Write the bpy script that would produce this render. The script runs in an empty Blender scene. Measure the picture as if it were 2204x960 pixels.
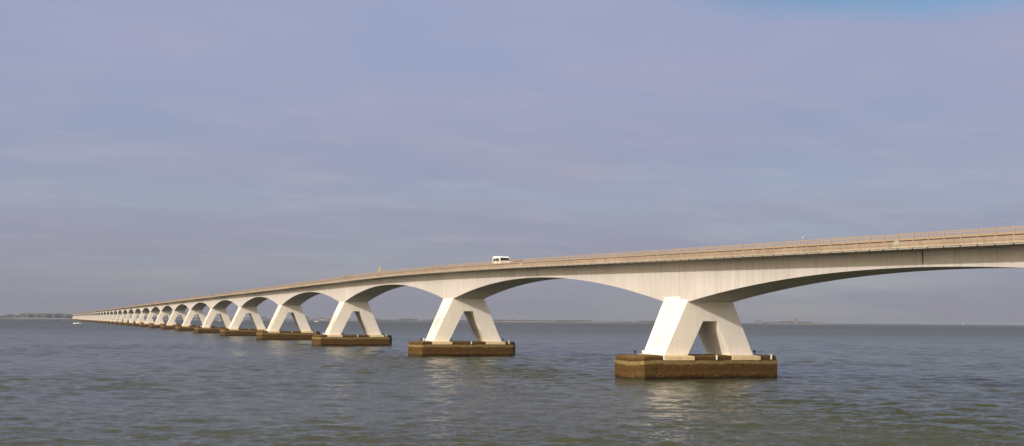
import bpy, bmesh, math, random
import numpy as np
from mathutils import Vector, Matrix, noise as mnoise
random.seed(7); RNG = np.random.default_rng(11)
S = bpy.context.scene
COL = S.collection

# ------------------------------------------------------------------ camera
TH, PIT, ROLL = 0.35479, 0.07799, 0.00729
CAM = Vector((-77.065, 0.0, 6.9633))
cam_d = bpy.data.cameras.new('camera'); cam = bpy.data.objects.new('camera', cam_d); COL.objects.link(cam)
cam_d.sensor_width = 36.0; cam_d.lens = 2688.4 / 2204.0 * 36.0
cam_d.clip_start = 0.5; cam_d.clip_end = 60000
r0 = Vector((math.cos(TH), -math.sin(TH), 0)); fl = Vector((math.sin(TH), math.cos(TH), 0))
fwd = fl * math.cos(PIT) + Vector((0, 0, math.sin(PIT))); up0 = r0.cross(fwd)
rt = r0 * math.cos(ROLL) + up0 * math.sin(ROLL); up = up0 * math.cos(ROLL) - r0 * math.sin(ROLL)
m = Matrix((rt, up, -fwd)).transposed().to_4x4(); m.translation = CAM
cam.matrix_world = m
S.camera = cam

# ------------------------------------------------------------------ light
SD = Vector((1.0, 0.46, -0.465)).normalized()          # direction the sunlight travels
SUN_EL = math.asin(-SD.z); SUN_ROT = math.atan2(-SD.x, -SD.y)
sun_d = bpy.data.lights.new('sun', 'SUN'); sun_d.energy = 3.05; sun_d.angle = math.radians(0.53)
sun_d.color = (1.0, 0.935, 0.86)
sun = bpy.data.objects.new('sun', sun_d); COL.objects.link(sun)
sun.rotation_euler = SD.to_track_quat('-Z', 'Y').to_euler(); sun.location = (-300, -200, 200)

S.view_settings.view_transform = 'Standard'; S.view_settings.look = 'None'
S.view_settings.exposure = 0.0; S.view_settings.gamma = 1.0; S.view_settings.use_curve_mapping = False
try:
    S.cycles.volume_bounces = 0; S.cycles.max_bounces = 6; S.cycles.diffuse_bounces = 3; S.cycles.glossy_bounces = 3
except Exception: pass

W = bpy.data.worlds.new('World'); S.world = W; W.use_nodes = True
def N(nt, t, **kw):
    n = nt.nodes.new(t)
    for k, v in kw.items():
        if k.startswith('i_'):
            key = k[2:]; key = int(key) if key.isdigit() else key.replace('_', ' ')
            n.inputs[key].default_value = v
        else: setattr(n, k, v)
    return n
def ramp(nt, stops, interp='LINEAR'):
    r = nt.nodes.new('ShaderNodeValToRGB'); cr = r.color_ramp; cr.interpolation = interp
    while len(cr.elements) < len(stops): cr.elements.new(0.5)
    for e, (p, c) in zip(cr.elements, stops):
        e.position = p; e.color = (c if len(c) == 4 else (*c, 1)) if hasattr(c, '__len__') else (c, c, c, 1)
    return r
def math_(nt, op, a=None, b=None, c=None, clamp=False):
    n = nt.nodes.new('ShaderNodeMath'); n.operation = op; n.use_clamp = clamp
    for i, v in enumerate((a, b, c)):
        if v is None: continue
        if isinstance(v, (int, float)): n.inputs[i].default_value = v
        else: nt.links.new(v, n.inputs[i])
    return n.outputs[0]
def mixc(nt, f, a, b, mode='MIX'):
    n = nt.nodes.new('ShaderNodeMix'); n.data_type = 'RGBA'; n.blend_type = mode
    for s, v in ((n.inputs[0], f), (n.inputs[6], a), (n.inputs[7], b)):
        if isinstance(v, (int, float)): s.default_value = v
        elif isinstance(v, tuple): s.default_value = v if len(v) == 4 else (*v, 1)
        else: nt.links.new(v, s)
    return n.outputs[2]

nt = W.node_tree; L = nt.links
for n in list(nt.nodes): nt.nodes.remove(n)
out = N(nt, 'ShaderNodeOutputWorld')
sky = N(nt, 'ShaderNodeTexSky', sky_type='NISHITA', sun_disc=False, sun_elevation=SUN_EL, sun_rotation=SUN_ROT,
        air_density=1.0, dust_density=0.6, ozone_density=3.0)
bg_sky = N(nt, 'ShaderNodeBackground', i_Strength=0.098); L.new(sky.outputs[0], bg_sky.inputs[0])
tc = N(nt, 'ShaderNodeTexCoord'); sep = N(nt, 'ShaderNodeSeparateXYZ'); L.new(tc.outputs['Generated'], sep.inputs[0])
zc = math_(nt, 'MAXIMUM', sep.outputs[2], 0.0)
den = math_(nt, 'ADD', zc, 0.10)
px_ = math_(nt, 'DIVIDE', sep.outputs[0], den); py_ = math_(nt, 'DIVIDE', sep.outputs[1], den)
cmb = N(nt, 'ShaderNodeCombineXYZ'); L.new(px_, cmb.inputs[0]); L.new(py_, cmb.inputs[1])
mp = N(nt, 'ShaderNodeMapping'); mp.inputs['Rotation'].default_value = (0, 0, TH - 0.10); mp.inputs['Scale'].default_value = (0.62, 0.80, 1)
L.new(cmb.outputs[0], mp.inputs[0])
n1 = N(nt, 'ShaderNodeTexNoise', i_Scale=2.3, i_Detail=7.0, i_Roughness=0.52, i_Distortion=0.35); L.new(mp.outputs[0], n1.inputs[0])
n2 = N(nt, 'ShaderNodeTexNoise', i_Scale=0.55, i_Detail=3.0, i_Roughness=0.5); L.new(mp.outputs[0], n2.inputs[0])
n3 = N(nt, 'ShaderNodeTexNoise', i_Scale=3.3, i_Detail=5.0, i_Roughness=0.6); L.new(mp.outputs[0], n3.inputs[0])
# cloud sheet: its own brightness varies with elevation and thickness
elev = ramp(nt, [(0.0, (0.270, 0.268, 0.315)), (0.035, (0.305, 0.310, 0.378)), (0.10, (0.332, 0.352, 0.468)),
                 (0.20, (0.340, 0.370, 0.535)), (0.30, (0.35, 0.377, 0.55)), (1.0, (0.40, 0.41, 0.50))])
L.new(zc, elev.inputs[0])
thick = ramp(nt, [(0.33, 0.0), (0.66, 1.0)]); L.new(n1.outputs[0], thick.inputs[0])
tint0 = mixc(nt, thick.outputs[0], (0.94, 0.99, 1.02), (1.065, 1.03, 1.01))
low = ramp(nt, [(0.0, 0.15), (0.05, 0.35), (0.14, 1.0)]); L.new(zc, low.inputs[0])
tint = mixc(nt, low.outputs[0], (1.0, 1.0, 1.0), tint0)
c1 = mixc(nt, 1.0, elev.outputs[0], tint, 'MULTIPLY')
puff0 = ramp(nt, [(0.50, 0.0), (0.76, 1.0)]); L.new(n3.outputs[0], puff0.inputs[0])
puffe = ramp(nt, [(0.0, 0.0), (0.05, 0.25), (0.11, 0.55), (0.2, 0.3), (0.3, 0.2), (1.0, 0.3)]); L.new(zc, puffe.inputs[0])
puff = math_(nt, 'MULTIPLY', puff0.outputs[0], puffe.outputs[0])
c2 = mixc(nt, puff, c1, (0.46, 0.445, 0.53))
bg_c = N(nt, 'ShaderNodeBackground', i_Strength=1.0); L.new(c2, bg_c.inputs[0])
# gaps in the sheet where the clear blue shows; one broad clearing high on the right
cover = ramp(nt, [(0.30, 0.72), (0.52, 1.0)]); L.new(n2.outputs[0], cover.inputs[0])
az = math.radians(42.0); gd = Vector((math.sin(az) * math.cos(0.268), math.cos(az) * math.cos(0.268), math.sin(0.268)))
dx = N(nt, 'ShaderNodeVectorMath', operation='SUBTRACT'); L.new(tc.outputs['Generated'], dx.inputs[0]); dx.inputs[1].default_value = gd
mpg = N(nt, 'ShaderNodeMapping', vector_type='POINT'); mpg.inputs['Rotation'].default_value = (0, 0, az); mpg.inputs['Scale'].default_value = (3.9, 3.9, 26.0)
L.new(dx.outputs[0], mpg.inputs[0])
ln = N(nt, 'ShaderNodeVectorMath', operation='LENGTH'); L.new(mpg.outputs[0], ln.inputs[0])
lnn = math_(nt, 'ADD', ln.outputs['Value'], math_(nt, 'MULTIPLY_ADD', n1.outputs[0], 0.9, -0.45))
gap = ramp(nt, [(0.60, 0.0), (1.05, 1.0)]); L.new(lnn, gap.inputs[0])
cov = math_(nt, 'MULTIPLY', cover.outputs[0], gap.outputs[0])
# warm glare added to the hazy sky round the sun, unseen, filling shaded concrete
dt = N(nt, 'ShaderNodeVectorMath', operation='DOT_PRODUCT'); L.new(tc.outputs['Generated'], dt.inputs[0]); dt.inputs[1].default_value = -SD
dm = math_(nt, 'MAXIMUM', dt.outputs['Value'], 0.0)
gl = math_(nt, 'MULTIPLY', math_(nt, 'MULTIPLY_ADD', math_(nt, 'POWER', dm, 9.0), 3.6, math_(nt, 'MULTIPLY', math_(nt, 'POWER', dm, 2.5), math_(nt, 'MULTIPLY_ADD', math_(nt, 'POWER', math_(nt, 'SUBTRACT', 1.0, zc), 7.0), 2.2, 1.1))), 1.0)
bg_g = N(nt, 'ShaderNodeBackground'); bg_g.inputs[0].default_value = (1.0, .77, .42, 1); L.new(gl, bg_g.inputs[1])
mx = N(nt, 'ShaderNodeMixShader'); L.new(cov, mx.inputs[0]); L.new(bg_sky.outputs[0], mx.inputs[1]); L.new(bg_c.outputs[0], mx.inputs[2])
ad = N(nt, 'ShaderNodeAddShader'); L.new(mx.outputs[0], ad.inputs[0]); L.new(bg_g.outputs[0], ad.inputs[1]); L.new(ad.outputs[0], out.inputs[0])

# ------------------------------------------------------------------ materials
def mat(name, base, rough=0.7, metal=0.0, build=None, spec=None):
    m = bpy.data.materials.new(name); m.use_nodes = True; t = m.node_tree
    b = t.nodes['Principled BSDF']; b.inputs['Base Color'].default_value = (*base, 1)
    b.inputs['Roughness'].default_value = rough; b.inputs['Metallic'].default_value = metal
    if spec is not None: b.inputs['Specular IOR Level'].default_value = spec
    if build: build(t, b)
    return m
def objcoord(t, scale=(1, 1, 1)):
    c = N(t, 'ShaderNodeNewGeometry'); mp = N(t, 'ShaderNodeMapping'); mp.inputs['Scale'].default_value = scale
    t.links.new(c.outputs['Position'], mp.inputs[0]); return mp.outputs[0]
def noise(t, vec, scale, detail=4, rough=0.55, dist=0.0):
    n = N(t, 'ShaderNodeTexNoise', i_Scale=scale, i_Detail=float(detail), i_Roughness=rough, i_Distortion=dist)
    t.links.new(vec, n.inputs[0]); return n.outputs[0]
def rmp(t, src, stops, interp='LINEAR'):
    r = ramp(t, stops, interp); t.links.new(src, r.inputs[0]); return r.outputs[0]
def bump(t, b, h, strength=0.3, dist=0.02):
    n = N(t, 'ShaderNodeBump', i_Strength=strength, i_Distance=dist); t.links.new(h, n.inputs['Height']); t.links.new(n.outputs[0], b.inputs['Normal'])

def concrete_build(lo, hi, streak=0.06, seg=True):
    def f(t, b):
        broad = noise(t, objcoord(t, (1, 1, 1)), 0.16, 5)
        vst = noise(t, objcoord(t, (1.0, 1.0, 0.10)), 1.7, 5, 0.6)
        fine = noise(t, objcoord(t), 7.0, 5, 0.65)
        c = mixc(t, rmp(t, broad, [(0.35, 0), (0.65, 1)]), lo, hi)
        c = mixc(t, rmp(t, vst, [(0.45, 0.0), (0.75, 1.0)]), c, tuple(x * (1 - streak * k) for x, k in zip(lo, (1.5, 1.8, 2.2))))
        c = mixc(t, 0.22, c, mixc(t, 1.0, c, rmp(t, fine, [(0.25, 0.7), (0.75, 1.15)]), 'MULTIPLY'))
        if seg:   # cast-in-place segments: faint vertical joints each 5.2 m, each pour its own tone
            g = N(t, 'ShaderNodeNewGeometry'); s = N(t, 'ShaderNodeSeparateXYZ'); t.links.new(g.outputs['Position'], s.inputs[0])
            u = math_(t, 'DIVIDE', s.outputs[1], 5.2)
            fr = math_(t, 'FRACT', u); line = math_(t, 'LESS_THAN', fr, 0.018)
            wn = N(t, 'ShaderNodeTexWhiteNoise', noise_dimensions='1D'); t.links.new(math_(t, 'FLOOR', u), wn.inputs['W'])
            c = mixc(t, math_(t, 'MULTIPLY', line, 0.42), c, (0.25, 0.20, 0.15))
            c = mixc(t, 0.16, c, mixc(t, 1.0, c, rmp(t, wn.outputs[0], [(0, 0.72), (1, 1.2)]), 'MULTIPLY'))
        t.links.new(c, b.inputs['Base Color']); bump(t, b, fine, 0.25, 0.01)
    return f
M = {}
M['girder'] = mat('girder_concrete', (.6, .5, .4), 0.85, build=concrete_build((.465, .437, .42), (.53, .50, .485)))
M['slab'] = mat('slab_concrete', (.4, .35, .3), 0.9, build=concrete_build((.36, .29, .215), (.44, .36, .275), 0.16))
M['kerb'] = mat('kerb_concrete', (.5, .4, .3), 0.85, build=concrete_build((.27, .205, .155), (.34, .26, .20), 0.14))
def pier_build(t, b):
    broad = noise(t, objcoord(t), 0.35, 5); fine = noise(t, objcoord(t), 6.0, 5, .65)
    c = mixc(t, rmp(t, broad, [(0.35, 0), (0.65, 1)]), (.76, .715, .64), (.81, .765, .70))
    # weather stains with their own outline on the lower half of the outer leg faces
    st = noise(t, objcoord(t, (1, 1, .55)), 0.42, 6, .62); sp = noise(t, objcoord(t), 3.4, 6, .75)
    g = N(t, 'ShaderNodeNewGeometry'); s = N(t, 'ShaderNodeSeparateXYZ'); t.links.new(g.outputs['Position'], s.inputs[0])
    sn = N(t, 'ShaderNodeSeparateXYZ'); t.links.new(g.outputs['True Normal'], sn.inputs[0])
    side = math_(t, 'LESS_THAN', sn.outputs[0], -0.5)
    zz = rmp(t, math_(t, 'DIVIDE', s.outputs[2], 12.0), [(0.22, 0.3), (0.38, 1), (0.62, 0.9), (0.8, 0)])
    k = math_(t, 'MULTIPLY', rmp(t, st, [(0.46, 0), (0.57, 1)]), rmp(t, sp, [(0.38, 0), (0.58, 1)]))
    k = math_(t, 'MULTIPLY', k, math_(t, 'MULTIPLY', zz, math_(t, 'MULTIPLY_ADD', side, 0.94, 0.06)))
    k = math_(t, 'MULTIPLY', k, math_(t, 'GREATER_THAN', s.outputs[1], 190.0))   # the nearest pier has been repainted
    c = mixc(t, k, c, (.30, .23, .145))
    vs = noise(t, objcoord(t, (1, 1, .14)), 2.2, 5, .6)
    c = mixc(t, rmp(t, vs, [(0.50, 0), (0.8, .32)]), c, (.55, .43, .28))
    c = mixc(t, 0.15, c, mixc(t, 1.0, c, rmp(t, fine, [(0.25, .75), (0.75, 1.15)]), 'MULTIPLY'))
    t.links.new(c, b.inputs['Base Color']); bump(t, b, fine, 0.2, 0.01)
M['pier'] = mat('pier_paint', (.8, .75, .65), 0.6, build=pier_build)
M['patch'] = mat('fresh_white_paint', (.86, .83, .76), 0.55)
def base_build(t, b):
    g = N(t, 'ShaderNodeNewGeometry'); s = N(t, 'ShaderNodeSeparateXYZ'); t.links.new(g.outputs['Position'], s.inputs[0])
    a = noise(t, objcoord(t, (1, 1, .5)), 0.9, 6, .6); a2 = noise(t, objcoord(t, (1, 1, .6)), 4.5, 6, .7); wv = noise(t, objcoord(t, (1, 1, 0)), 0.22, 3)
    z = math_(t, 'ADD', s.outputs[2], math_(t, 'ADD', math_(t, 'MULTIPLY_ADD', a, 0.5, -0.25), math_(t, 'MULTIPLY_ADD', wv, 0.5, -0.25)))
    zn = math_(t, 'DIVIDE', z, 3.0)
    c = rmp(t, zn, [(0.05, (.016, .009, .003)), (0.12, (.045, .022, .006)), (0.22, (.086, .043, .012)), (0.40, (.074, .039, .009)),
                    (0.585, (.082, .047, .013)), (0.615, (.185, .130, .054)), (0.725, (.215, .158, .070)), (0.76, (.060, .031, .009)),
                    (0.90, (.105, .062, .022)), (1.0, (.17, .115, .052))])
    mott = rmp(t, a2, [(0.25, .35), (0.5, .95), (0.78, 1.6)])
    c = mixc(t, 1.0, c, mott, 'MULTIPLY')
    # barnacles above the waterline
    vo = N(t, 'ShaderNodeTexVoronoi', i_Scale=5.5); t.links.new(objcoord(t, (1, 1, .8)), vo.inputs[0])
    bn = math_(t, 'MULTIPLY', math_(t, 'LESS_THAN', vo.outputs['Distance'], 0.26), rmp(t, zn, [(0.04, 0), (0.12, .75), (0.24, .65), (0.34, 0)]))
    bn = math_(t, 'MULTIPLY', bn, rmp(t, noise(t, objcoord(t), 0.8, 3), [(0.42, 0.15), (0.58, 1)]))
    c = mixc(t, bn, c, (.34, .23, .12)); b.inputs['Specular IOR Level'].default_value = .15
    gr = math_(t, 'MULTIPLY', rmp(t, noise(t, objcoord(t), 0.55, 4), [(0.52, 0), (0.66, .6)]), rmp(t, zn, [(0.0, .8), (0.3, .4), (0.5, 0)]))
    c = mixc(t, gr, c, (.06, .07, .02))
    t.links.new(c, b.inputs['Base Color'])
    r = rmp(t, zn, [(0.05, .35), (0.3, .7), (0.6, .9)]); t.links.new(r, b.inputs['Roughness'])
    bump(t, b, a2, 0.7, 0.06)
M['base'] = mat('tidal_concrete', (.2, .13, .06), 0.85, build=base_build)
M['foot'] = mat('footing_concrete', (.72, .58, .36), 0.75, build=concrete_build((.62, .485, .28), (.70, .56, .35), 0.12, False))
def rail_build(t, b):
    a = noise(t, objcoord(t), 1.3, 4); c = mixc(t, a, (.30, .225, .150), (.38, .285, .195)); t.links.new(c, b.inputs['Base Color'])
M['rail'] = mat('rail_steel', (.5, .38, .24), 0.55, 0.0, build=rail_build)
def asphalt_build(t, b):
    a = noise(t, objcoord(t), 9, 5); c = mixc(t, a, (.035, .035, .036), (.07, .068, .066)); t.links.new(c, b.inputs['Base Color'])
M['asphalt'] = mat('asphalt', (.05, .05, .05), 0.85, build=asphalt_build)
M['mark'] = mat('road_paint', (.75, .75, .72), 0.6)
M['joint'] = mat('joint_dark', (.022, .014, .010), 0.9)
M['plate'] = mat('galvanised_plate', (.42, .42, .40), 0.5, 0.3)
M['white'] = mat('white_gelcoat', (.82, .82, .80), 0.35)
M['glass'] = mat('dark_glass', (.012, .010, .014), 0.08)
M['black'] = mat('black_rubber', (.02, .02, .02), 0.6)
M['ink'] = mat('stencil_paint', (.02, .02, .02), 0.7)
M['yellow'] = mat('yellow_enamel', (.72, .50, .04), 0.45)
M['green'] = mat('pale_green_enamel', (.35, .45, .25), 0.5)
M['darkcar'] = mat('dark_car_paint', (.03, .03, .05), 0.3)
M['browncar'] = mat('bronze_car_paint', (.12, .08, .04), 0.3)
M['bluecar'] = mat('navy_car_paint', (.02, .025, .07), 0.3)
M['metal'] = mat('bare_metal', (.5, .5, .5), 0.35, 0.9)
M['skin'] = mat('skin', (.45, .27, .18), 0.6)
M['cloth1'] = mat('dark_green_cloth', (.05, .05, .025), 0.9)
M['cloth2'] = mat('dark_brown_cloth', (.09, .05, .03), 0.9)
M['cloth3'] = mat('dark_violet_cloth', (.06, .04, .07), 0.9)
M['sail'] = mat('sailcloth', (.82, .81, .78), 0.7)
M['hullblue'] = mat('dark_blue_hull', (.03, .05, .10), 0.4)
M['lampred'] = mat('lamp_lens', (.4, .05, .03), 0.3)

# ------------------------------------------------------------------ mesh helpers
class MB:
    def __init__(s): s.v = []; s.f = []
    def add(s, vs, fs):
        o = len(s.v); s.v += [tuple(p) for p in vs]; s.f += [tuple(i + o for i in f) for f in fs]; return s
    def box(s, x0, x1, y0, y1, z0, z1):
        return s.add([(x0, y0, z0), (x1, y0, z0), (x1, y1, z0), (x0, y1, z0), (x0, y0, z1), (x1, y0, z1), (x1, y1, z1), (x0, y1, z1)],
                     [(0, 3, 2, 1), (4, 5, 6, 7), (0, 1, 5, 4), (1, 2, 6, 5), (2, 3, 7, 6), (3, 0, 4, 7)])
    def sweep(s, rings, caps=True):
        n = len(rings[0]); vs = [p for r in rings for p in r]; fs = []
        for i in range(len(rings) - 1):
            for j in range(n):
                a = i * n + j; b = i * n + (j + 1) % n; fs.append((a, b, b + n, a + n))
        if caps: fs.append(tuple(range(n))[::-1]); fs.append(tuple((len(rings) - 1) * n + j for j in range(n)))
        return s.add(vs, fs)
    def cyl(s, p, q, r, n=8, r2=None):
        p = Vector(p); q = Vector(q); d = (q - p).normalized(); a = d.orthogonal().normalized(); b = d.cross(a); r2 = r if r2 is None else r2
        ring = lambda c, rr: [c + (a * math.cos(2 * math.pi * i / n) + b * math.sin(2 * math.pi * i / n)) * rr for i in range(n)]
        return s.sweep([ring(p, r), ring(q, r2)])
    def torus(s, c, R, r, axis='X', n=20, k=6):
        c = Vector(c); vs = []; fs = []
        for i in range(n):
            a = 2 * math.pi * i / n
            for j in range(k):
                b = 2 * math.pi * j / k; rr = R + r * math.cos(b); o = r * math.sin(b)
                p = Vector((o, rr * math.cos(a), rr * math.sin(a))) if axis == 'X' else Vector((rr * math.cos(a), o, rr * math.sin(a)))
                vs.append(c + p)
        for i in range(n):
            for j in range(k):
                fs.append((i * k + j, ((i + 1) % n) * k + j, ((i + 1) % n) * k + (j + 1) % k, i * k + (j + 1) % k))
        return s.add(vs, fs)
    def build(s, name, m, parent=None, bevel=0, smooth=False):
        me = bpy.data.meshes.new(name); me.from_pydata(s.v, [], s.f)
        bm = bmesh.new(); bm.from_mesh(me); bmesh.ops.recalc_face_normals(bm, faces=bm.faces)
        if bevel: bmesh.ops.bevel(bm, geom=list(bm.edges), offset=bevel, segments=2, affect='EDGES', clamp_overlap=True)
        bm.to_mesh(me); bm.free(); me.materials.append(m)
        if smooth:
            for p in me.polygons: p.use_smooth = True
        o = bpy.data.objects.new(name, me); COL.objects.link(o)
        if parent is not None: o.parent = parent
        return o
def tag(o, label=None, cat=None, group=None, kind=None):
    if label: o['label'] = label
    if cat: o['category'] = cat
    if group: o['group'] = group
    if kind: o['kind'] = kind
    return o
def empty(name, loc=(0, 0, 0), rz=0):
    o = bpy.data.objects.new(name, None); COL.objects.link(o); o.location = loc; o.rotation_euler = (0, 0, rz); return o
def copy_tree(o, parent=None):
    c = o.copy(); COL.objects.link(c); c.parent = parent
    for ch in list(o.children): copy_tree(ch, c)
    return c
def bearing(deg, dist, z=0.0):
    a = math.radians(deg); return Vector((CAM.x + dist * math.sin(a), CAM.y + dist * math.cos(a), z))

# ------------------------------------------------------------------ water: one sheet to the horizon
def build_water():
    # columns: fine inside the arc the photograph looks over, coarse elsewhere
    a0 = TH
    fine = np.linspace(-0.52, 0.52, 820)
    rest = np.linspace(0.52, 2 * math.pi - 0.52, 74)[1:-1]
    ang = np.concatenate([fine, rest]) + a0
    r = [0.0 + 3.0]
    while r[-1] < 44: r.append(r[-1] + 0.8)
    while r[-1] < 620: r.append(r[-1] + max(0.14, 0.14 * (r[-1] / 70.0) ** 1.2))
    while r[-1] < 14500: r.append(r[-1] * 1.06)
    r = np.array(r); nr, na = len(r), len(ang)
    A, Rr = np.meshgrid(ang, r)
    X = CAM.x + Rr * np.sin(A); Y = CAM.y + Rr * np.cos(A); Z = np.zeros_like(X)
    fade_far = 1.0
    rowstep = np.gradient(r)[:, None]
    nw = 120
    lam = 0.55 * (4.2 / 0.55) ** (RNG.random(nw) ** 1.2)
    th = a0 + math.radians(12) + RNG.normal(0, 0.42, nw)
    lam[:16] = RNG.uniform(4.5, 9.0, 16)
    ph = RNG.random(nw) * 2 * math.pi
    slope = 0.0215 * np.where(lam < 1.8, 1.22, 1.0) * np.where(lam > 5, (5 / lam) ** 1.1, 1.0)
    gust = 0; DX = np.zeros_like(X); DY = np.zeros_like(X)
    for i in range(9):
        l = RNG.uniform(25, 160); t = RNG.uniform(0, math.pi); gust = gust + np.sin((X * math.sin(t) + Y * math.cos(t)) * 2 * math.pi / l + RNG.uniform(0, 6))
    gust = np.clip(1 + 0.09 * gust, 0.6, 1.35)
    lat = Rr * (1.04 / 820)
    for i in range(nw):
        k = 2 * math.pi / lam[i]; amp = slope[i] / k
        P = (X * math.sin(th[i]) + Y * math.cos(th[i])) * k + ph[i]
        samp = np.maximum(rowstep, lat) / lam[i]
        w = np.clip((0.42 - samp) / 0.2, 0, 1) * np.clip((Rr - 8) / 20, 0, 1)
        if i % 3 == 0: P = P + 0.8 * np.sin(X * 0.21 * math.cos(i) + Y * 0.17 + i)
        s = np.sin(P); Z += amp * w * (s - 0.22 * np.cos(2 * P))
        DX += amp * w * np.cos(P) * math.sin(th[i]); DY += amp * w * np.cos(P) * math.cos(th[i])
    Z *= gust
    Z *= (np.abs(((A - a0 + math.pi) % (2 * math.pi)) - math.pi) < 0.521)
    # crests are pinched and lean towards the viewer's shore, as short wind chop does
    ins = (np.abs(((A - a0 + math.pi) % (2 * math.pi)) - math.pi) < 0.521)
    X = X + ins * (0.55 * gust * DX - 0.55 * Z * math.sin(TH)); Y = Y + ins * (0.55 * gust * DY - 0.55 * Z * math.cos(TH))
    co = np.stack([X, Y, Z], -1).reshape(-1, 3)
    i = np.arange(nr - 1)[:, None] * na; j = np.arange(na)[None, :]; j2 = (j + 1) % na
    quads = np.stack([i + j, i + na + j, i + na + j2, i + j2], -1).reshape(-1, 4)
    centre = len(co); co = np.vstack([co, [[CAM.x, CAM.y, 0]]])
    tri = np.stack([np.full(na, centre), np.arange(na), (np.arange(na) + 1) % na], -1)
    me = bpy.data.meshes.new('water')
    nq, ntri = len(quads), len(tri)
    me.vertices.add(len(co)); me.vertices.foreach_set('co', co.astype(np.float32).ravel())
    me.loops.add(nq * 4 + ntri * 3)
    me.loops.foreach_set('vertex_index', np.concatenate([quads.ravel(), tri.ravel()]).astype(np.int32))
    me.polygons.add(nq + ntri)
    ls = np.concatenate([np.arange(nq) * 4, nq * 4 + np.arange(ntri) * 3]).astype(np.int32)
    me.polygons.foreach_set('loop_start', ls)
    me.polygons.foreach_set('use_smooth', np.ones(nq + ntri, bool))
    me.update(calc_edges=True); me.validate()
    if me.polygons[0].normal.z < 0: me.flip_normals()
    o = bpy.data.objects.new('water', me); COL.objects.link(o); tag(o, kind='structure')
    def wb(t, b):
        b.inputs['IOR'].default_value = 1.333; b.inputs['Specular Tint'].default_value = (.94, 1.0, .82, 1)
        g = N(t, 'ShaderNodeNewGeometry')
        mp = N(t, 'ShaderNodeMapping'); mp.inputs['Rotation'].default_value = (0, 0, TH); t.links.new(g.outputs['Position'], mp.inputs[0])
        m2 = N(t, 'ShaderNodeMapping'); m2.inputs['Scale'].default_value = (.45, 1, 1); t.links.new(mp.outputs[0], m2.inputs[0])
        f1 = noise(t, m2.outputs[0], 2.5, 4, .66, .5)
        f2 = noise(t, m2.outputs[0], 0.35, 3, .55, .4)
        big = noise(t, m2.outputs[0], 0.018, 4, .5)
        b1 = N(t, 'ShaderNodeBump', i_Strength=0.65, i_Distance=0.16); t.links.new(f1, b1.inputs['Height'])
        b2 = N(t, 'ShaderNodeBump', i_Strength=0.5, i_Distance=0.6); t.links.new(f2, b2.inputs['Height']); t.links.new(b1.outputs[0], b2.inputs['Normal'])
        t.links.new(b2.outputs[0], b.inputs['Normal'])
        # beyond the modelled waves the chop is carried by the roughness of the surface
        dv = N(t, 'ShaderNodeVectorMath', operation='DISTANCE'); t.links.new(g.outputs['Position'], dv.inputs[0]); dv.inputs[1].default_value = (CAM.x, CAM.y, 0)
        t.links.new(rmp(t, math_(t, 'DIVIDE', dv.outputs['Value'], 2000.0), [(0.06, .08), (0.18, .15), (0.4, .34), (1.0, .45)]), b.inputs['Roughness'])
        c = mixc(t, rmp(t, big, [(0.4, 0), (0.62, 1)]), (.042, .049, .028), (.049, .053, .029)); t.links.new(c, b.inputs['Base Color'])
    me.materials.append(mat('sea_water', (.05, .06, .05), 0.07, build=wb))
build_water()

# ------------------------------------------------------------------ bridge
Y0 = 140.261; SP = 95.0; HW = 3.148; ZF = 2.80; FT, FB, HREF = 3.28, 2.839, 11.85 - ZF
EDGE = 5.9; KLAST = 41
def Rz(s):                                      # top of the handrail along the bridge
    if s < 45: return 18.05 - .5 * .00016 * 125 ** 2 + (s - 45) * .02
    if s < 170: return 18.05 - .5 * .00016 * (170 - s) ** 2
    return 18.05
DB = 1.28                                       # handrail top down to slab edge underside
def depth(t): t = abs(t); return 1.62 + 3.5 * ((47.5 - max(t, 3.28)) / 44.2) ** 2
def soffit(k, t): return Rz(k * SP + t) - DB - depth(t)

bridge = empty('bridge', (0, Y0, 0))
tag(bridge, 'long pale concrete arched road bridge on A shaped piers crossing the water to the horizon', 'bridge')

def girder(k):
    mb = MB(); g = 0.11; ts = []
    n = 26
    ts = [-47.5 + g] + list(np.linspace(-46, -3.28, n)) + [0] + list(np.linspace(3.28, 46, n)) + [47.5 - g]
    rings = []
    for t in ts:
        s = k * SP + t; zt = Rz(s) - DB - 0.12; zb = soffit(k, t)
        rings.append([(-HW, s, zb), (HW, s, zb), (HW, s, zt), (-HW, s, zt)])
    mb.sweep(rings)
    # bearing lip of the half joint
    s = k * SP + 47.5; z = soffit(k, 47.4)
    mb.box(-HW + .02, HW - .02, s - g - .02, s + g - .02, z + .02, z + .34)
    o = mb.build('girder', M['girder'], bridge)
    j = MB(); j.box(-HW + .10, HW - .10, s - g - .01, s + g + .01, z + .36, Rz(s) - DB - .14); j.build('joint_seal', M['joint'], o)
    # deck slab
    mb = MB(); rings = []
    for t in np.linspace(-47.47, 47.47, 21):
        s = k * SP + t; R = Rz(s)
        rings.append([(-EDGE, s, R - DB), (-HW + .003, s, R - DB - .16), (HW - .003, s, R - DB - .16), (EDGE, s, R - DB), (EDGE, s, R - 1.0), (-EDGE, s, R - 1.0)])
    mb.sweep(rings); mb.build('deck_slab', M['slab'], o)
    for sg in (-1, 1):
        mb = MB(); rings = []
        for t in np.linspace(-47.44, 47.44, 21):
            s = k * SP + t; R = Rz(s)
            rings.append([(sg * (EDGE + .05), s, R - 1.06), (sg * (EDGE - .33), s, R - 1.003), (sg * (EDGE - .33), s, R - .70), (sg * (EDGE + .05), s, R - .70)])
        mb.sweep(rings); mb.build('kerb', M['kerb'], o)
    s = k * SP + 47.5
    for sg in (-1, 1):
        mb = MB(); mb.box(min(sg * (EDGE + .03), sg * (EDGE + .09)), max(sg * (EDGE + .03), sg * (EDGE + .09)), s - .3, s + .3, Rz(s) - 1.02, Rz(s) - .62)
        mb.build('joint_cover', M['plate'], o)
    return o

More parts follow.
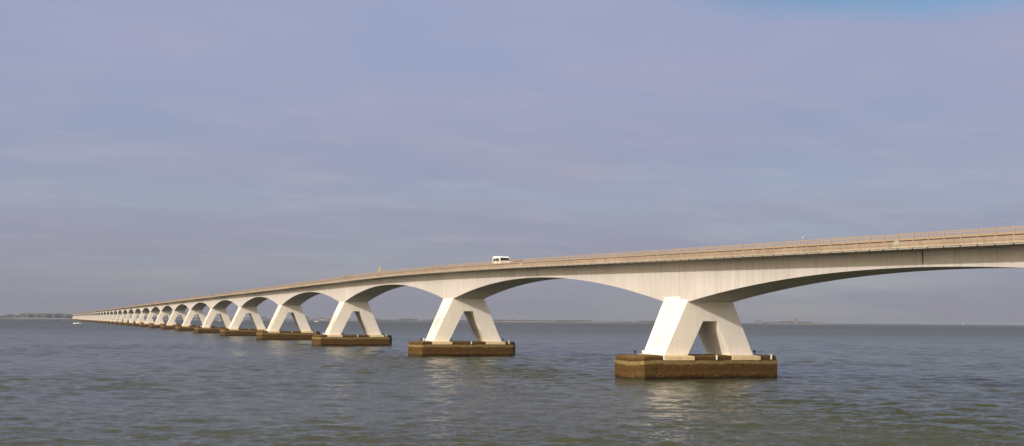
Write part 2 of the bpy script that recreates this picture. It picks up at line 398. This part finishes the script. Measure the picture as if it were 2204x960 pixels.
def octagon(ins, z, y):
    """plan of a caisson: long block with broad chamfers at both ends, inset by ins"""
    P = [(-9.55, -4.2), (8.95, -4.2), (10.4, -1.6), (10.4, 1.6), (8.95, 4.2), (-9.55, 4.2), (-10.75, 1.6), (-10.75, -1.6)]
    kx, ky = 1 - ins / 11.1, 1 - ins / 4.2
    return [((px + .2) * kx - .2, py * ky + y, z) for px, py in P]

def pier(k):
    zt = soffit(k, 3.0); h = zt - ZF; yc = k * SP
    so, si, xa, dz = .458, .487, .969, 2.489
    xo = HW + so * h; xi = xa + si * (h - dz)
    hy = lambda z: FT + (FB - FT) * (zt - z) / HREF
    # A-frame: two legs and the head as one casting
    P2 = [(-HW, zt), (HW, zt), (xo, ZF), (xi, ZF), (xa, zt - dz), (-xa, zt - dz), (-xi, ZF), (-xo, ZF)]
    def pt(i, sgn): x, z = P2[i]; return (x, yc + sgn * hy(z), z)
    vs = [pt(i, -1) for i in range(8)] + [pt(i, 1) for i in range(8)]
    fs = [(0, 5, 6, 7), (0, 1, 4, 5), (1, 2, 3, 4), (8, 15, 14, 13), (8, 13, 12, 9), (9, 12, 11, 10)]
    for i in range(8): fs.append((i, (i + 1) % 8, (i + 1) % 8 + 8, i + 8))
    o = MB().add(vs, fs).build('pier', M['pier'], bridge)
    # stepped footing under each leg
    fy = hy(ZF)
    for sg in (-1, 1):
        a, b2 = sorted((sg * (xi - .42) - .12, sg * (xo + .42) - .12))
        mb = MB(); e = .14
        r = lambda x0, x1, y1, z: [(x0, yc - y1, z), (x1, yc - y1, z), (x1, yc + y1, z), (x0, yc + y1, z)]
        mb.sweep([r(a, b2, 4.26, 2.30), r(a, b2, 4.26, 2.72), r(a + .05, b2 - .05, 4.18, 2.78), r(a + .3, b2 - .3, fy + .02, 2.90)])
        mb.build('footing', M['foot'], o)
    # caisson: rounded ends, set-back rim and sloping top
    LH, R = 10.9, 4.2
    rings = []
    for ins, z in ((.05, -1.5), (.03, .15), (0, .6), (0, 2.28), (.03, 2.33), (.12, 2.35), (.12, 2.40), (.12, 2.76), (.17, 2.80), (2.9, 2.89)):
        rings.append(octagon(ins, z, yc))
    c = MB().sweep(rings).build('caisson', M['base'], o)
    if k <= 6:
        for x in (-(LH - 4.0), 0.35, 8.1):
            mb = MB(); w = .075
            yy = yc - R - .04
            mb.box(x - w, x + w, yy, yy + .12, 2.36, 2.92)
            if x > 5: mb.box(x - .22, x + .1, yy - .004, yy + .10, 2.925, 2.99)
            mb.build('marker_post', M['patch'], c)
        for x, y in ((-8.4, 0.8), (-2.6, -0.2), (8.6, 0.6)):
            mb = MB(); z = 3.0
            mb.cyl((x, yc + y, z - .05), (x, yc + y, z + .22), .10, 10); mb.cyl((x, yc + y, z + .20), (x, yc + y, z + .34), .17, 10)
            mb.build('bollard', M['joint'], c)
        mb = MB(); x = -xo - .45; mb.cyl((x, yc + 2.0, 2.9), (x, yc + 2.0, 3.12), .05, 8); mb.cyl((x, yc + 2.0, 3.1), (x, yc + 2.0, 3.35), .13, 10, .10)
        mb.build('lamp', M['patch'], c)
    return o

ROAD = .93
for k in range(-1, KLAST + 1):
    girder(k)
    pk = pier(k)
    if k == 0:
        # fresh paint that runs from the leg up over the girder
        z = soffit(0, 3.0)
        mb = MB(); X = -HW - .012
        for (t0, t1, z0, z1) in ((-1.3, 3.05, z - .0, z + .55), (-3.1, -1.32, z - .0, z + .22)):
            mb.box(X, -HW + .01, t0, t1, z0, z1)
        mb.build('paint_patch', M['patch'], pk)
        # pier number stencilled on the outer face of the near leg
        cu = bpy.data.curves.new('pier_number', 'FONT'); cu.body = '52'; cu.size = .58; cu.align_x = 'CENTER'
        to = bpy.data.objects.new('tmp', cu); COL.objects.link(to); dg = bpy.context.evaluated_depsgraph_get()
        me = bpy.data.meshes.new_from_object(to.evaluated_get(dg)); bpy.data.objects.remove(to)
        me.name = 'pier_number'; me.materials.clear(); me.materials.append(M['ink'])
        no = bpy.data.objects.new('pier_number', me); COL.objects.link(no); no.parent = pk
        zz = 4.62; slope = .458; x = -(HW + slope * (z - zz))
        upv = Vector((slope, 0, 1)).normalized(); rv = Vector((0, -1, 0)); nv = rv.cross(upv)
        mm = Matrix((rv, upv, nv)).transposed().to_4x4(); mm.translation = Vector((x, 0.3, zz)) + nv * .006
        no.matrix_local = mm

# stations along the bridge
SS = list(np.arange(-142.3, 175, 5.0)) + [172 + 95 * i for i in range(1, 39)] + [KLAST * SP + 47.4]
def strip(x0, x1, dz0, dz1, name, m, parent, stations=SS):
    mb = MB(); mb.sweep([[(x0, s, Rz(s) - dz0), (x1, s, Rz(s) - dz0), (x1, s, Rz(s) - dz1), (x0, s, Rz(s) - dz1)] for s in stations])
    return mb.build(name, m, parent)
strip(-EDGE + .335, EDGE - .335, .998, ROAD, 'road_surface', M['asphalt'], bridge)
mb = MB()
for s in np.arange(-140, 600, 12.0): mb.box(-.08 + .6, .08 + .6, s, s + 3, Rz(s + 1.5) - ROAD - .03, Rz(s + 1.5) - ROAD + .034)
mb.build('lane_marking', M['mark'], bridge)
railing = {}
for sg in (-1, 1):
    mb = MB(); xc = sg * (EDGE - .10)
    for (dz0, dz1, wx) in ((.07, 0, .05), (.21, .13, .03), (.32, .29, .014), (.395, .365, .014), (.47, .44, .014), (.58, .525, .025)):
        mb.sweep([[(xc - wx, s, Rz(s) - dz0), (xc + wx, s, Rz(s) - dz0), (xc + wx, s, Rz(s) - dz1), (xc - wx, s, Rz(s) - dz1)] for s in SS])
    railing[sg] = mb.build('railing', M['rail'], bridge)
    mb = MB(); xd = sg * (EDGE - .14)  # dark set-back strip in the slot between lower rail and kerb
    mb.sweep([[(xd - .03, s, Rz(s) - .70), (xd + .03, s, Rz(s) - .70), (xd + .03, s, Rz(s) - .60), (xd - .03, s, Rz(s) - .60)] for s in SS])
    mb.build('slot_strip', M['joint'], bridge)
    # crash barrier beam between footway and road
    mb = MB(); xb = sg * 4.1
    mb.sweep([[(xb - .03, s, Rz(s) - .58), (xb + .03, s, Rz(s) - .58), (xb + .03, s, Rz(s) - .28), (xb - .03, s, Rz(s) - .28)] for s in SS])
    for s in np.arange(-140, 900, 4.1): mb.box(xb - .05, xb + .05, s - .05, s + .05, Rz(s) - .95, Rz(s) - .30)
    mb.build('crash_barrier', M['rail'], bridge)
def post_box(mb, x, s):
    mb.box(x - .045, x + .045, s - .05, s + .05, Rz(s) - .71, Rz(s) - .03)
proto = MB().box(-.045, .045, -.05, .05, -.71, -.03).build('railing_post', M['rail'], railing[-1])
s = -66.0; n = 0; xs = -(EDGE - .10)
while n < 100:
    o = proto if n == 0 else proto.copy()
    if n: COL.objects.link(o); o.parent = railing[-1]
    o.location = (xs, s, Rz(s)); n += 1; s += 2.05
s_end = s
mb = MB()
for s in np.arange(-142, -66.5, 2.05): post_box(mb, xs, s)
for s in np.arange(s_end, 1500, 2.05): post_box(mb, xs, s)
for s in np.arange(1500, 3900, 4.1): post_box(mb, xs, s)
tag(mb.build('railing_post', M['rail'], railing[-1]), kind='stuff')
mb = MB()
for s in np.arange(-142, 1500, 2.05): post_box(mb, -xs, s)
tag(mb.build('railing_post', M['rail'], railing[1]), kind='stuff')
# dark hangers under the slab edge, one beneath each post
hang0 = MB().box(-.05, .05, -.07, .07, -DB - .17, -DB - .004).build('hanger', M['joint'], railing[-1])
for i in range(100):
    o = hang0 if i == 0 else hang0.copy()
    if i: COL.objects.link(o); o.parent = railing[-1]
    s = -66.0 + 2.05 * i; o.location = (-EDGE + .05, s, Rz(s))
# service pipe hung under the near slab edge
mb = MB(); xp = -EDGE + .06
SSn = [s for s in SS if s < 420]
mb.sweep([[(xp + .055 * math.cos(a), s, Rz(s) - DB - .085 + .055 * math.sin(a)) for a in np.linspace(0, 2 * math.pi, 7)[:-1]] for s in SSn])
mb.build('service_pipe', M['plate'], bridge)

# ------------------------------------------------------------------ vehicles
def hexbody(profile, x0, x1, taper=0.06):
    """profile: list of (y, z) seen from the side; closed loop, extruded across x with a slight tumblehome"""
    mb = MB(); zs = [p[1] for p in profile]; z0, z1 = min(zs), max(zs)
    def ring(x, sg): return [(x - sg * taper * max(0, (z - z0) / (z1 - z0) - .4), y, z) for y, z in profile]
    return mb.sweep([ring(x0, -1), ring(x1, 1)])
def wheels(parent, ys, half, r, w=.2):
    for y in ys:
        for sg in (-1, 1):
            mb = MB(); mb.cyl((sg * (half - w), y, r), (sg * (half + .01), y, r), r, 18); t = mb.build('wheel', M['black'], parent)
            mb = MB(); mb.cyl((sg * (half + .012), y, r), (sg * (half + .02), y, r), r * .55, 14); mb.build('hub', M['metal'], t)
def camper(s):
    x = -2.4; e = empty('camper_van', (x, Y0 + s, Rz(s) - ROAD)); h = .97
    # nose towards -Y
    prof = [(-2.28, .30), (-2.32, .70), (-2.15, .98), (-1.75, 1.08), (-1.25, 1.74), (-.95, 1.90), (.3, 1.99), (1.6, 2.03), (2.15, 1.98), (2.28, 1.1), (2.25, .30)]
    b = hexbody(prof, -h, h, .10).build('body', M['white'], e, bevel=.03)
    MB().sweep([[(-.86, -1.80, 1.08), (.86, -1.80, 1.08), (.80, -1.36, 1.66), (-.80, -1.36, 1.66)], [(-.86, -1.75, 1.04), (.86, -1.75, 1.04), (.80, -1.31, 1.63), (-.80, -1.31, 1.63)]]).build('windscreen', M['glass'], e)
    for sg in (-1, 1):
        for (ya, yb, za, zb) in ((-1.05, -.35, 1.12, 1.60), (-.2, .75, 1.14, 1.60), (.95, 1.8, 1.14, 1.60)):
            mb = MB(); xx = sg * (h + .012); mb.box(min(xx, xx - sg * .05), max(xx, xx - sg * .05), ya, yb, za, zb); mb.build('side_window', M['glass'], e)
        mb = MB(); mb.box(min(sg * .55, sg * .9), max(sg * .55, sg * .9), -2.35, -2.25, .66, .84); mb.build('headlight', M['plate'], e)
        mb = MB(); mb.box(min(sg * (h + .02), sg * (h + .22)), max(sg * (h + .02), sg * (h + .22)), -1.50, -1.38, 1.12, 1.36); mb.build('mirror', M['black'], e)
    mb = MB(); mb.box(-.5, .5, -2.36, -2.28, .42, .62); mb.build('grille', M['black'], e)
    mb = MB(); mb.box(-h - .015, h + .015, -2.39, -2.24, .27, .40); mb.build('bumper', M['plate'], e)
    wheels(e, (-1.45, 1.45), h - .02, .31)
    tag(e, 'white camper van with dark windscreen driving on the bridge', 'camper van'); return e
camper(66.3)
def car(s, x, paint, label, hdg=1):
    e = empty('car', (x, Y0 + s, Rz(s) - ROAD), 0 if hdg < 0 else math.pi); h = .88
    prof = [(-2.1, .28), (-2.15, .62), (-1.95, .82), (-1.05, .95), (-.45, 1.36), (.2, 1.46), (1.0, 1.43), (1.75, 1.02), (2.1, .92), (2.15, .3)]
    hexbody(prof, -h, h, .26).build('body', paint, e, bevel=.04)
    MB().sweep([[(-.68, -1.03, .99), (.68, -1.03, .99), (.60, -.52, 1.33), (-.60, -.52, 1.33)], [(-.68, -.98, .95), (.68, -.98, .95), (.60, -.47, 1.31), (-.60, -.47, 1.31)]]).build('windscreen', M['glass'], e)
    MB().sweep([[(-.66, 1.72, 1.08), (.66, 1.72, 1.08), (.60, 1.06, 1.42), (-.60, 1.06, 1.42)], [(-.66, 1.66, 1.05), (.66, 1.66, 1.05), (.60, 1.0, 1.40), (-.60, 1.0, 1.40)]]).build('rear_window', M['glass'], e)
    for sg in (-1, 1):
        mb = MB(); mb.sweep([[(sg * .83, -.75, 1.0), (sg * .83, 1.45, 1.0), (sg * .74, 1.0, 1.33), (sg * .74, -.35, 1.33)], [(sg * .76, -.75, 1.0), (sg * .76, 1.45, 1.0), (sg * .68, 1.0, 1.33), (sg * .68, -.35, 1.33)]]); mb.build('side_window', M['glass'], e)
        mb = MB(); mb.box(min(sg * .5, sg * .8), max(sg * .5, sg * .8), -2.17, -2.08, .58, .74); mb.build('headlight', M['plate'], e)
        mb = MB(); mb.box(min(sg * .55, sg * .8), max(sg * .55, sg * .8), 2.08, 2.18, .72, .86); mb.build('tail_light', M['lampred'], e)
    wheels(e, (-1.3, 1.3), h - .02, .31)
    tag(e, label, 'car', 'dark cars driving along the bridge'); return e
car(70.5, 2.0, M['browncar'], 'dark bronze car just to the right of the white camper van on the bridge')
car(120.3, 2.0, M['bluecar'], 'navy blue car on the bridge midway between the camper van and the yellow post')
car(145.8, 2.0, M['darkcar'], 'small black car on the bridge nearest the yellow post')

# ------------------------------------------------------------------ cyclists
def skin_figure(name, joints, edges, m, parent):
    me = bpy.data.meshes.new(name); me.from_pydata([j[:3] for j in joints], edges, []); o = bpy.data.objects.new(name, me); COL.objects.link(o)
    md = o.modifiers.new('skin', 'SKIN'); md.use_smooth_shade = True
    for i, j in enumerate(joints): me.skin_vertices[0].data[i].radius = (j[3], j[3])
    me.skin_vertices[0].data[0].use_root = True
    sb = o.modifiers.new('sub', 'SUBSURF'); sb.levels = sb.render_levels = 1
    dg = bpy.context.evaluated_depsgraph_get(); m2 = bpy.data.meshes.new_from_object(o.evaluated_get(dg)); bpy.data.objects.remove(o)
    m2.name = name; m2.materials.clear(); m2.materials.append(m); o = bpy.data.objects.new(name, m2); COL.objects.link(o)
    if parent is not None: o.parent = parent
    return o
def person_riding():
    J = [(0, .12, .98, .15), (0, .05, 1.15, .15), (0, -.10, 1.38, .17), (0, -.18, 1.50, .06), (0, -.24, 1.62, .10), (0, -.25, 1.72, .09),
         (-.17, -.12, 1.42, .07), (-.22, -.32, 1.22, .045), (-.22, -.52, 1.08, .035), (-.22, -.58, 1.07, .035),
         (.17, -.12, 1.42, .07), (.22, -.32, 1.22, .045), (.22, -.52, 1.08, .035), (.22, -.58, 1.07, .035),
         (-.10, .08, .93, .10), (-.11, -.30, .78, .07), (-.11, -.12, .36, .05), (-.11, -.24, .31, .04),
         (.10, .08, .93, .10), (.11, -.18, .62, .07), (.11, -.02, .22, .05), (.11, -.14, .17, .04)]
    E = [(0, 1), (1, 2), (2, 3), (3, 4), (4, 5), (2, 6), (6, 7), (7, 8), (8, 9), (2, 10), (10, 11), (11, 12), (12, 13), (0, 14), (14, 15), (15, 16), (16, 17), (0, 18), (18, 19), (19, 20), (20, 21)]
    return J, E
def bicycle(loc, label):
    e = empty('bicycle', loc)
    for y in (-.52, .52):
        w = MB().torus((0, y, .34), .31, .022).build('wheel', M['black'], e)
        mb = MB()
        for a in range(6): mb.cyl((0, y, .34), (0, y + .3 * math.cos(a * math.pi / 3), .34 + .3 * math.sin(a * math.pi / 3)), .004, 4)
        mb.build('spokes', M['metal'], w)
    mb = MB()
    for p, q in (((0, .52, .34), (0, .02, .30)), ((0, .02, .30), (0, .16, .82)), ((0, .14, .74), (0, -.36, .80)), ((0, .02, .30), (0, -.38, .68)), ((0, .52, .34), (0, .14, .74)), ((0, -.52, .34), (0, -.34, .92))): mb.cyl(p, q, .018, 6)
    mb.build('frame', M['darkcar'], e)
    mb = MB(); mb.box(-.07, .07, .06, .30, .82, .87); mb.build('saddle', M['black'], e, bevel=.02)
    mb = MB(); mb.cyl((-.26, -.50, 1.02), (.26, -.50, 1.02), .015, 6); mb.cyl((0, -.34, .92), (0, -.50, 1.02), .015, 6); mb.build('handlebar', M['metal'], e)
    tag(e, label, 'bicycle', 'bicycles on the bridge'); return e
J, E = person_riding()
for s, x, m, lab, bl in ((188.5, -2.0, M['cloth1'], 'person in dark green clothes riding in the middle of the cycling trio', 'bicycle under the green clad rider in the middle of the trio'),
                 (192.5, -2.0, M['cloth3'], 'person in dark violet clothes riding leftmost in the cycling trio', 'bicycle under the violet clad rider leftmost in the trio'),
                 (184.5, -2.0, M['cloth2'], 'person in dark brown clothes riding rightmost in the cycling trio, nearest the yellow post', 'bicycle under the brown clad rider closest to the yellow post'),
                 (467.0, -3.4, M['cloth2'], 'person in brown clothes riding far along the bridge, right of the far pair', 'bicycle under the right rider of the far pair'),
                 (473.5, -3.4, M['cloth1'], 'person in dark green clothes riding far along the bridge, left of the far pair', 'bicycle under the left rider of the far pair')):
    loc = (x, Y0 + s, Rz(s) - ROAD)
    bicycle(loc, bl)
    p = skin_figure('person', J, E, m, None); p.location = loc; tag(p, lab, 'person', 'people cycling over the bridge')
    hd = skin_figure('head', [(0, -.24, 1.60, .08), (0, -.26, 1.70, .10), (0, -.26, 1.76, .085)], [(0, 1), (1, 2)], M['skin'], p)

# roadside post and marker
s = 141.0; e = empty('emergency_post', (-EDGE + .5, Y0 + s, Rz(s) - ROAD))
mb = MB(); mb.box(-.13, .13, -.16, .16, 0, 1.45); mb.build('pillar', M['yellow'], e, bevel=.03)
mb = MB(); mb.box(-.19, .19, -.26, .26, 1.47, 1.95); mb.build('call_box', M['yellow'], e, bevel=.05)
mb = MB(); mb.box(-.2, -.185, -.12, .12, 1.58, 1.84); mb.build('speaker_panel', M['ink'], e)
tag(e, 'yellow emergency call post standing tall above the bridge railing', 'call post')
s = -32.5; e = empty('marker_light', (-EDGE + .1, Y0 + s, Rz(s)))
mb = MB(); mb.cyl((0, 0, 0), (0, 0, .22), .03, 8); mb.build('stem', M['rail'], e)
mb = MB(); mb.cyl((0, 0, .22), (0, 0, .42), .08, 10, .05); mb.build('lantern', M['green'], e)
tag(e, 'small pale green marker light standing on the bridge handrail at the right', 'light')

# ------------------------------------------------------------------ boats
def hull(Lb, B, H, sheer=.35):
    mb = MB(); rings = []; n = 12
    for i in range(n + 1):
        t = i / n; x = -Lb / 2 + Lb * t                 # bow at -x
        w = B / 2 * (min(1, (t / .45)) ** .6) * (1 - .12 * max(0, t - .6)); w = max(w, .02)
        zt = H * (1 + sheer * (1 - t) ** 2); keel = -.35 + .35 * max(0, 1 - t / .2) * 1.4
        rings.append([(x, -w, zt), (x + .0, -w * .8, (zt + keel) * .35), (x + .15 * (1 - t), 0, keel), (x, w * .8, (zt + keel) * .35), (x, w, zt)])
    return mb.sweep(rings)
def motorboat(name, loc, rz, Lb, label, m=M['white'], low=False, group=None):
    e = empty(name, loc, rz)
    hull(Lb, Lb * .3, Lb * .115).build('hull', m, e, smooth=False)
    if not low:
        c = MB(); c.sweep([[(-Lb * .16, -Lb * .09, Lb * .12), (Lb * .2, -Lb * .09, Lb * .12), (Lb * .2, Lb * .09, Lb * .12), (-Lb * .16, Lb * .09, Lb * .12)],
                           [(-Lb * .04, -Lb * .08, Lb * .24), (Lb * .18, -Lb * .08, Lb * .24), (Lb * .18, Lb * .08, Lb * .24), (-Lb * .04, Lb * .08, Lb * .24)]])
        cb = c.build('cabin', m, e)
        MB().box(-Lb * .02, Lb * .15, -Lb * .0905, -Lb * .0805, Lb * .16, Lb * .20).build('window', M['glass'], cb)
    else:
        c = MB(); c.box(-Lb * .02, Lb * .08, -Lb * .05, Lb * .05, Lb * .10, Lb * .22); c.build('console', m, e)
        c = MB(); c.box(Lb * .47, Lb * .54, -.2, .2, .1, Lb * .14); c.build('outboard', M['black'], e)
    tag(e, label, 'boat', group); return e
mb1 = motorboat('motorboat', (-46.4, 1413.5, 0), math.radians(2), 8.6, 'open white motorboat on the water in front of the far end of the bridge', low=True)
p = skin_figure('person', [(0, 0, 0, .15), (0, 0, .25, .17), (0, 0, .5, .19), (0, 0, .63, .07), (0, 0, .78, .11), (0, 0, .9, .09), (.2, 0, .46, .07), (.25, -.2, .2, .05), (.2, -.4, .15, .045), (-.2, 0, .46, .07), (-.25, -.2, .2, .05), (-.2, -.4, .15, .045),
    (.1, 0, -.05, .1), (.12, 0, -.45, .07), (.12, 0, -.85, .05), (.12, -.15, -.88, .045), (-.1, 0, -.05, .1), (-.12, 0, -.45, .07), (-.12, 0, -.85, .05), (-.12, -.15, -.88, .045)],
    [(0, 1), (1, 2), (2, 3), (3, 4), (4, 5), (2, 6), (6, 7), (7, 8), (2, 9), (9, 10), (10, 11), (0, 12), (12, 13), (13, 14), (14, 15), (0, 16), (16, 17), (17, 18), (18, 19)], M['sail'], None)
p.location = (-45.2, 1413.3, 1.35); p.rotation_euler = (0, 0, -math.pi / 2); tag(p, 'person in pale clothes standing in the open white motorboat', 'person')
motorboat('motorboat', bearing(11.49, 3190), math.radians(-12), 10.5, 'white cabin boat on the water seen between the third and fourth nearest piers')
motorboat('motorboat', bearing(7.22, 3700), math.radians(-8), 9.5, 'white cabin boat seen low through the legs of the sixth nearest pier')
motorboat('motorboat', bearing(.43, 2700), math.radians(5), 6.5, 'small dark blue boat on the water left of the far end of the bridge', m=M['hullblue'])
def sailboat(loc, rz, Lb, mast, label):
    e = empty('sailboat', loc, rz); hull(Lb, Lb * .28, Lb * .11).build('hull', M['white'], e)
    MB().cyl((-.05 * Lb, 0, .3), (-.05 * Lb, 0, mast), .08, 6).build('mast', M['metal'], e)
    for nm, p in (('mainsail', [(-.04 * Lb, 1.6), (.42 * Lb, 1.5), (.30 * Lb, mast * .35), (.12 * Lb, mast * .72), (-.04 * Lb, mast * .98)]), ('jib', [(-.46 * Lb, 1.2), (-.08 * Lb, 1.4), (-.12 * Lb, mast * .5), (-.07 * Lb, mast * .85)])):
        mb = MB(); mb.sweep([[(x, .03 + .12 * math.sin(i), z) for i, (x, z) in enumerate(p)], [(x, -.03 + .12 * math.sin(i), z) for i, (x, z) in enumerate(p)]]); mb.build(nm, M['sail'], e)
    tag(e, label, 'sailboat', 'sailboats far out on the water'); return e
sailboat(bearing(8.21, 3700), .3, 9, 11.5, 'white sailboat seen through the legs of the fifth nearest pier')
sailboat(bearing(40.15, 6000), .2, 9, 12.5, 'tiny white sailboat alone on the open horizon at the right')
sailboat(bearing(31.56, 5200), .5, 8.5, 10, 'white sailboat in front of the low land just right of the nearest pier')
sailboat(bearing(14.95, 5200), .5, 7, 8, 'pale sailboat in front of the far shore left of the second nearest pier')

# ------------------------------------------------------------------ far shore
def land_mat(t, b):
    g = N(t, 'ShaderNodeNewGeometry'); s = N(t, 'ShaderNodeSeparateXYZ'); t.links.new(g.outputs['Position'], s.inputs[0])
    n = noise(t, objcoord(t, (1, 1, 1)), .004, 4)
    c = mixc(t, rmp(t, n, [(0.4, 0), (0.6, 1)]), (.07, .09, .04), (.16, .14, .08))
    c = mixc(t, math_(t, 'LESS_THAN', s.outputs[2], 3.4), c, mixc(t, rmp(t, noise(t, objcoord(t), .0016, 3), [(0.46, 0), (0.54, 1)]), (.10, .10, .08), (.30, .25, .21)))
    t.links.new(c, b.inputs['Base Color'])
M['land'] = mat('shore_ground', (.1, .1, .06), .95, build=land_mat)
def fol(t, b):
    n = noise(t, objcoord(t), .03, 4); c = mixc(t, n, (.045, .058, .042), (.085, .095, .065)); t.links.new(c, b.inputs['Base Color'])
M['wood'] = mat('far_foliage', (.04, .05, .03), .95, build=fol)
M['brick'] = mat('far_brick', (.13, .12, .115), .9); M['roof'] = mat('far_roof_tile', (.10, .075, .065), .9); M['render'] = mat('far_render', (.30, .29, .28), .85)
def shore(b0, b1, dist, hgt, depth_=500, step=.12):
    n = int((b1 - b0) / step) + 2; mb = MB(); rings = []
    for i in range(n):
        t = i / (n - 1); b = b0 + (b1 - b0) * t; e = min(1, 6 * t * (b1 - b0) / max(1, b1 - b0), 6 * (1 - t))
        h = hgt * max(.08, min(1, e)) * (1 + .25 * mnoise.noise(Vector((b * 2.1, dist * .01, 0))))
        j = 60 * mnoise.noise(Vector((b * 1.3, 3, 0)))
        r = [bearing(b, dist + j, -1), bearing(b, dist + j + 20, min(3.3, h)), bearing(b, dist + j + 90, h), bearing(b, dist + depth_, h * 1.05), bearing(b, dist + depth_ + 40, -1)]
        rings.append(r)
    mb.sweep(rings); o = mb.build('land', M['land']); tag(o, kind='structure'); return o
ICO = None
def belt(spans, seed):
    """a wooded belt: many crowns merged, each span = bearing0, bearing1, distance, crown height"""
    rnd = random.Random(seed); vs = []; fs = []
    bm = bmesh.new(); bmesh.ops.create_icosphere(bm, subdivisions=1, radius=1); iv = [v.co.copy() for v in bm.verts]; fi = [tuple(v.index for v in f.verts) for f in bm.faces]; bm.free()
    for (b0, b1, d, h, z0) in spans:
        wid = math.radians(b1 - b0) * d; cnt = int(wid / 4.0) + 1
        for i in range(cnt):
            b = b0 + (b1 - b0) * rnd.random(); t = (b - b0) / (b1 - b0); e = min(1, 5 * min(t, 1 - t) + .45)
            hh = h * e * rnd.uniform(.80, 1.0) * (1 + .18 * mnoise.noise(Vector((b * 5, d * .01, seed)))); rx = rnd.uniform(9, 22)
            c = bearing(b, d + rnd.uniform(0, 90), 0); o = len(vs)
            for v in iv: vs.append((c.x + v.x * rx, c.y + v.y * rx, z0 + hh * .38 + v.z * hh * .62 + rnd.uniform(-.4, .4)))
            fs += [tuple(k + o for k in f) for f in fi]
    o = MB().add(vs, fs).build('woodland', M['wood']); tag(o, kind='stuff'); return o
D = 7000
shore(-9.0, 1.6, 6700, 5)
belt([(-9, -1.7, 6800, 21, 4), (-1.75, -.9, 6850, 17, 4), (-1.0, .95, 6800, 25, 4), (-.1, 1.6, 6850, 22, 4), (-1.2, -.3, 6900, 24, 4)], 1)
shore(1.7, 18.2, D, 3.6)
belt([(1.7, 7.0, 7080, 9, 3), (7, 10.5, 7090, 7, 3), (11.3, 13.0, 7080, 6.5, 3), (13.2, 15.4, 7080, 6, 3), (15.2, 16.0, 7060, 11.5, 3), (16.2, 18.2, 7080, 7, 3)], 2)
shore(18.2, 30.6, D + 60, 3.6)
belt([(18.2, 21.7, 7140, 10, 3), (21.6, 22.2, 7150, 8, 3), (22.2, 24.0, 7120, 11.5, 3), (24.0, 25.9, 7150, 5.5, 3), (26.0, 28.4, 7130, 9.5, 3), (28.4, 30.6, 7150, 6, 3)], 3)
shore(31.2, 34.9, D + 250, 3.4)
belt([(31.7, 32.35, 7330, 8, 3), (32.45, 33.1, 7320, 14, 3), (33.05, 33.8, 7330, 12, 3), (33.7, 34.4, 7330, 6, 3)], 4)
bl = [(9.13, 7050, 34, 14, 0, 'broad brown building block on the far shore between the fourth and fifth nearest piers', 'brick'),
      (9.55, 7060, 18, 17, 1, 'narrow pale peaked building on the far shore right of the fifth nearest pier', 'render'),
      (11.07, 7050, 24, 17, 0, 'tall brown block on the far shore, just left of the third nearest pier', 'brick'),
      (11.75, 7040, 40, 8, 1, 'low pale house with a peaked roof on the far shore behind the white cabin boat', 'render'),
      (14.15, 7050, 30, 10, 0, 'flat roofed block on the far shore just right of the third nearest pier', 'brick'),
      (31.5, 7290, 36, 17, 0, 'flat topped brown block on the low land just right of the nearest pier', 'brick'),
      (33.12, 7290, 20, 19, 1, 'taller house with a peaked roof among trees on the right hand low land', 'brick')]
for b, d, w, h, pk, lab, mm in bl:
    loc = bearing(b, d, 2.5); e = empty('building', loc, -math.radians(b))
    MB().box(-w / 2, w / 2, -8, 8, 0, h).build('wall', M[mm], e)
    if pk: MB().add([(-w / 2 - .5, -8.5, h + .01), (w / 2 + .5, -8.5, h + .01), (w / 2 + .5, 8.5, h + .01), (-w / 2 - .5, 8.5, h + .01), (-w / 2, 0, h + 5), (w / 2, 0, h + 5)], [(0, 1, 5, 4), (2, 3, 4, 5), (0, 4, 3), (1, 2, 5), (3, 2, 1, 0)]).build('roof', M['roof'], e)
    else: MB().box(-w / 2 - .3, w / 2 + .3, -8.3, 8.3, h + .01, h + .8).build('roof', M['roof'], e)
    for i in range(int(w // 6)):
        for j in range(int(h // 4)):
            x = -w / 2 + 3 + i * 6; z = 1.4 + j * 4
            MB().box(x - .9, x + .9, -8.06, -7.9, z, z + 1.5).build('window', M['glass'], e)
    tag(e, lab, 'building')

# ------------------------------------------------------------------ haze
hz = MB().box(-15500 + CAM.x, 15500 + CAM.x, -15500, 15500, -3.0, 36.0).build('haze', None or M['white'])
hm = bpy.data.materials.new('haze_air'); hm.use_nodes = True; t = hm.node_tree
for n in list(t.nodes): t.nodes.remove(n)
vo = N(t, 'ShaderNodeVolumePrincipled'); vo.inputs['Color'].default_value = (.40, .45, .57, 1); vo.inputs['Density'].default_value = 7.0e-5
vo.inputs['Anisotropy'].default_value = 0.0
mo = N(t, 'ShaderNodeOutputMaterial'); t.links.new(vo.outputs[0], mo.inputs['Volume'])
hz.data.materials.clear(); hz.data.materials.append(hm); tag(hz, kind='stuff')
